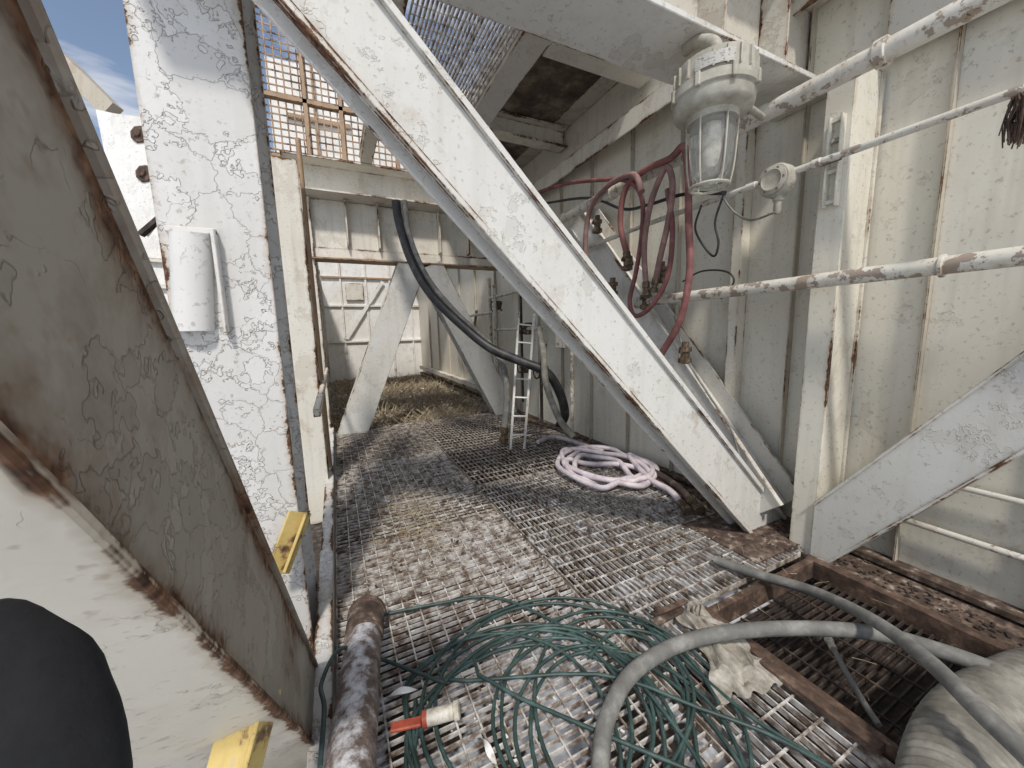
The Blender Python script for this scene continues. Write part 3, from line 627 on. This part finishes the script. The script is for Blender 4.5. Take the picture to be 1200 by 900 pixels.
# rag
random.seed(9)
c=PZ(842,748,.05);vs=[];fs=[];nx=64
for j in range(nx):
    for i in range(nx):
        a=(i/(nx-1)-.5);b=(j/(nx-1)-.5)
        w_=V((a*.28*(1-.6*b)+.07*mnoise.noise(V((b*5,a*3,0))),b*.46+.05*mnoise.noise(V((a*5,b*4,5))),0))
        w_=V((w_.x*.8+w_.y*.35,w_.y-.15*w_.x,0))
        fold=abs(math.sin(a*17+2.5*mnoise.noise(V((a*2,b*3,4)))*2+b*3))
        z=.022+.02*mnoise.noise(V((a*5,b*5,2)))+.026*fold*(1-4*a*a)+.018*(1-4*a*a)*(1-4*b*b)
        vs.append(V((c.x+w_.x,c.y+w_.y,max(z,.014))))
for j in range(nx-1):
    for i in range(nx-1):
        q=j*nx+i;fs.append((q,q+1,q+nx+1,q+nx))
MB().add(vs,fs).build('rag',m_cloth,smooth=True,label='crumpled dirty beige rag on the rusty frame',cat='cloth')
e=thing('rusty_clamp',PZ(785,722,.0),'small rusted clamp beside the rag on the grating','clamp')
a=PZ(765,730,.03);b=PZ(800,712,.04)
MB().bar(a,b,(0,0,1),.05,.012).build('jaw',m_rustmetal,e,bevel=.002)
MB().bar(a+V((0,0,.05)),b+V((0.02,0,.03)),(0,0,1),.03,.012).build('jaw',m_framerust,e,bevel=.002)
MB().tube([a+V((.02,0,-.02)),a+V((.02,0,.09))],.01,8).build('bolt',m_rustmetal,e)
a=PZ(893,775,.03);b=PZ(1035,880,.03)
MB().bar(a,b,(0,0,1),.05,.03).build('rusty_bar',m_framerust,bevel=.004,label='loose rusty bar resting along the edge of the dark grating',cat='bar')
# ------------------------------------------------------------------ brackets on the left
lo=PY(228,332,1.84)
e=thing('column_bracket',lo+V((0,0,-.2)),'white rounded bracket mounted on the peeling left column','bracket')
tp=PY(228,275,1.84);bt=PY(232,388,1.84)
pr=[(-.075,0),(-.07,.03),(-.05,.05),(-.01,.06),(.03,.05),(.048,.03),(.052,0)]
vs=[];nn_=len(pr)
for q in (tp,bt): vs+=[V((q.x+a,1.848-b,q.z)) for a,b in pr]
MB().add(vs,[tuple(range(nn_)),tuple(range(nn_,2*nn_))[::-1]]+[(i,(i+1)%nn_,nn_+(i+1)%nn_,nn_+i) for i in range(nn_)]).build('shell',m_plain,e,smooth=True)
MB().box(tp.x+.056,tp.x+.07,1.80,1.848,bt.z-.01,tp.z+.02).build('lip',m_plain,e,bevel=.003)
MB().box(tp.x-.085,tp.x+.07,1.825,1.846,tp.z+.002,tp.z+.025).build('top_tab',m_plain,e,bevel=.003)
e=thing('yellow_bracket',PY(340,650,1.75),'chipped yellow plate between the column and the close brace','bracket')
a=PY(352,600,1.8);b=PY(325,672,1.72)
MB().bar(a,b,(.5,-.85,.1),.10,.012).build('plate',m_yellow,e,bevel=.002)
MB().bar(a+V((.03,0,0)),b+V((.03,0,0)),(1,0,.2),.06,.012).build('lip',m_yellow,e,bevel=.002)
e=thing('yellow_bracket',PT(275,880,.8),'chipped yellow stub under the close brace at the bottom edge','bracket')
a=PT(286,822,.84);b=PT(258,930,.76)
MB().bar(a,b,-F,.085,.010).build('plate',m_yellow,e,bevel=.002)
MB().bar(a+Rc*.045+F*.03,b+Rc*.04+F*.03,Rc,.07,.010).build('lip',m_yellow,e,bevel=.002)
c=PT(30,905,.19);vs=[];
mb=MB();n1,n2=22,32;fs=[]
for i in range(n1+1):
    th=math.pi*i/n1
    for k in range(n2):
        ph=2*math.pi*k/n2;d_=Uc*math.cos(th)*.086+(Rc*math.cos(ph)*.046+F*math.sin(ph)*.03)*math.sin(th)
        d_=d_*(1+.06*mnoise.noise(d_*40));vs.append(c+d_+Rc*(-.014*math.cos(th)))
for i in range(n1):
    for k in range(n2):
        k2=(k+1)%n2;fs.append((i*n2+k,i*n2+k2,(i+1)*n2+k2,(i+1)*n2+k))
mb.add(vs,fs).build('black_glove',m_blackcloth,smooth=True,label='soft black glove tip cutting into the bottom left corner',cat='glove')
# ------------------------------------------------------------------ outside, left
e=thing('bolted_plate',PT(160,260,4.2),'sunlit white plate with two rusty bolts beyond the left column','plate')
pl=[PT(u,v,4.2) for u,v in ((112,128),(135,133),(192,140),(230,150),(230,260),(196,240),(168,275),(135,240))]
MB().prism(pl,F*.06).build('plate_body',m_bright,e)
for u,v in ((164,158),(170,204)):
    MB().lathe(PT(u,v,4.2),-F,[(.10,0),(.095,.02),(.045,.03),(.045,.05)],8).build('bolt',m_framerust,e)
MB().bar(PT(72,72,4.4),PT(132,132,4.4),-F,.20,.12).build('outer_strut',m_rib,label='rusty edged strut end sloping down against the sky at upper left',cat='strut')
MB().bar(PT(165,275,4.0),PT(215,232,4.0),-F,.05,.05).build('outer_strut',m_darkrust,label='thin dark strut below the bolted plate',cat='strut')
e=thing('outer_cabin',PT(190,400,6),'white cabin side glimpsed between the close brace and the column','cabin')
q=[PT(u,v,6) for u,v in ((110,250),(260,262),(330,700),(110,700))]
MB().prism(q,F*.5).build('side',m_bright,e)
for v in (300,330,365): MB().bar(PT(110,v,5.95),PT(300,v+14,5.95),-F,.06,.05).build('batten',m_far,e)
# ------------------------------------------------------------------ upper level
e=thing('mesh_guard',(.6,6.25,3.95),'rust framed wire mesh guard standing on the far cross beam','mesh panel')
x0,x1,z0,z1=-.6,1.6,3.96,5.75;mb=MB()
for i in range(int((x1-x0)/.09)+1): mb.box(x0+i*.09-.009,x0+i*.09+.009,6.245,6.255,z0,z1)
for i in range(int((z1-z0)/.09)+1): mb.box(x0,x1,6.256,6.266,z0+i*.09-.009,z0+i*.09+.009)
mb.build('mesh',m_orust,e)
for z in (z0,z0+.75,z1): MB().box(x0,x1,6.20,6.243,z-.03,z+.03).build('frame_rail',m_orust,e,bevel=.003)
for x in (x0,-.1,.35,1.1,x1): MB().box(x-.03,x+.03,6.2,6.24,z0+.03,z1).build('frame_post',m_orust,e,bevel=.003)
e=thing('upper_cabin',(.8,9.5,4.0),'white upper structure with orange window frame seen through the wire mesh guard','cabin')
MB().box(-.8,3.0,9.5,9.6,3.6,7.1).build('side',m_bright,e)
MB().box(-.5,.7,9.44,9.49,6.0,6.1).build('window_frame',m_orust,e)
MB().box(.0,.06,9.42,9.438,4.0,7.1).build('post',m_orust,e)
grating('upper_grating',.75,1.6,2.6,5.2,'y',.034,.10,m_grate,'overhead walkway grating seen from below beside the central brace',z=4.02,grp='overhead gratings',th=.014)
hbeam('upper_beam',(1.75,1.9,3.95),(1.75,6.2,3.95),(0,0,-1),.26,.26,m_brace,'white beam carrying the overhead grating, running away from the camera')
hbeam('upper_beam',(.62,2.5,3.95),(.62,6.2,3.95),(0,0,-1),.16,.16,m_far,'narrow white beam along the left side of the overhead grating')
MB().box(1.9,2.85,2.9,5.9,4.22,4.25).build('upper_plate',m_dirtyplate,label='rusty dark plate under the upper level',cat='plate')
MB().box(2.85,3.09,2.9,5.9,4.22,4.245).build('upper_plate',m_over,label='paler flaking strip of plate under the upper level next to the wall',cat='plate')
MB().box(1.9,3.09,5.9,5.93,3.95,5.2).build('closing_wall',m_far,label='white upright wall closing the upper level behind the dark plate',cat='wall')
hbeam('upper_beam',(1.9,4.6,3.95),(3.05,4.6,3.95),(0,0,-1),.2,.25,m_far,'short cross channel beneath the dark plate')
hbeam('upper_beam',(1.9,3.1,3.95),(3.05,3.1,3.95),(0,0,-1),.2,.25,m_brace,'short cross channel at the near side of the dark plate')
hbeam('upper_beam',(1.9,5.3,4.7),(2.8,5.3,3.3),(0,-1,0),.10,.1,m_over,'thin slanting strut in front of the upper wall')
# ------------------------------------------------------------------ clutter on the far right wall
specs=[([(2.95,4.9,2.2),(2.95,7.2,2.2)],.03,'short pipe at eye level on the wall beyond the black hose'),
([(2.92,5.2,1.2),(2.92,5.2,2.9)],.03,'vertical pipe on the wall behind the ladder top'),
([(2.9,5.0,1.55),(2.9,6.9,1.55)],.025,'lower short pipe on the wall behind the ladder'),
([(2.85,5.6,.3),(2.85,5.6,2.3)],.022,'dark thin riser left of the ladder'),
([(2.8,6.6,.2),(2.8,6.6,2.4)],.03,'pale riser beyond the right chevron leg'),
([(2.9,6.6,1.9),(2.9,9.5,1.9)],.03,'long pipe on the far right wall above the hanging cable loop'),
([(2.7,4.7,.05),(2.7,4.7,1.0),(2.9,4.9,1.3)],.025,'bent dark pipe stub rising from the grating by the ladder'),
([(2.85,5.9,2.45),(2.6,5.7,2.4),(2.6,4.6,2.35)],.018,'thin dark tube running forward under the high pipe'),
([(2.9,4.2,.05),(2.9,4.2,1.9)],.028,'rusty riser between the worn grey hose and the pink coil'),
([(2.95,7.2,.4),(2.95,7.2,2.6)],.035,'vertical pipe beyond the right chevron leg')]
for i,(pts,r,l) in enumerate(specs): pipe('wall_pipe',pts,r,m_darkrust if i in(3,6,7) else (m_pipe2 if i==8 else m_pipe),l)
labs=['valve with hand wheel left of the black hose','lowest valve with hand wheel behind the ladder','highest valve with hand wheel on the far vertical pipe','valve with hand wheel beyond the right chevron leg','valve with hand wheel low on the dark riser','valve with hand wheel on the bent pipe stub']
for i,(y,z) in enumerate(((5.0,1.9),(5.5,1.55),(5.2,2.5),(6.7,2.0),(5.6,.9),(4.75,.9))):
    k_=-.15 if i==5 else 0
    e=thing('valve',(2.88+k_,y,z-.06),labs[i],'valve')
    MB().lathe((2.92+k_,y,z-.1),(0,0,1),[(.04,0),(.075,.01),(.075,.04),(.05,.06),(.075,.15),(.075,.19),(.04,.2)],12).build('body',m_rustmetal,e,smooth=True)
    MB().tube([(2.9+k_,y,z),(2.8+k_,y,z)],.012,8).build('spindle',m_rustmetal,e)
    MB().tube([V((2.8+k_,y+.09*math.cos(k*math.pi/8),z+.09*math.sin(k*math.pi/8))) for k in range(17)],.012,6,cap=False).build('hand_wheel',m_darkrust,e,smooth=True)
e=thing('terminal_box',(2.95,4.5,1.2),'small grey terminal box on the wall right of the ladder','box')
MB().box(2.9,3.09,4.35,4.6,1.25,1.6).build('housing',m_castgrey,e,bevel=.008)
MB().box(2.885,2.899,4.36,4.59,1.26,1.59).build('door',m_pipe,e,bevel=.004)
MB().box(2.9,3.09,6.7,14.5,.18,.3).build('wall_channel',m_far,label='low channel along the far right wall above the weeds',cat='channel',bevel=.003)
hose('loop_cable',[V((2.95,8,2.0)),V((2.9,8.2,1.5)),V((2.9,8.8,1.2)),V((2.9,9.4,1.5)),V((2.95,9.6,2.0))],.03,m_grey,'cable hanging in a loop on the far right wall',cat='cable')
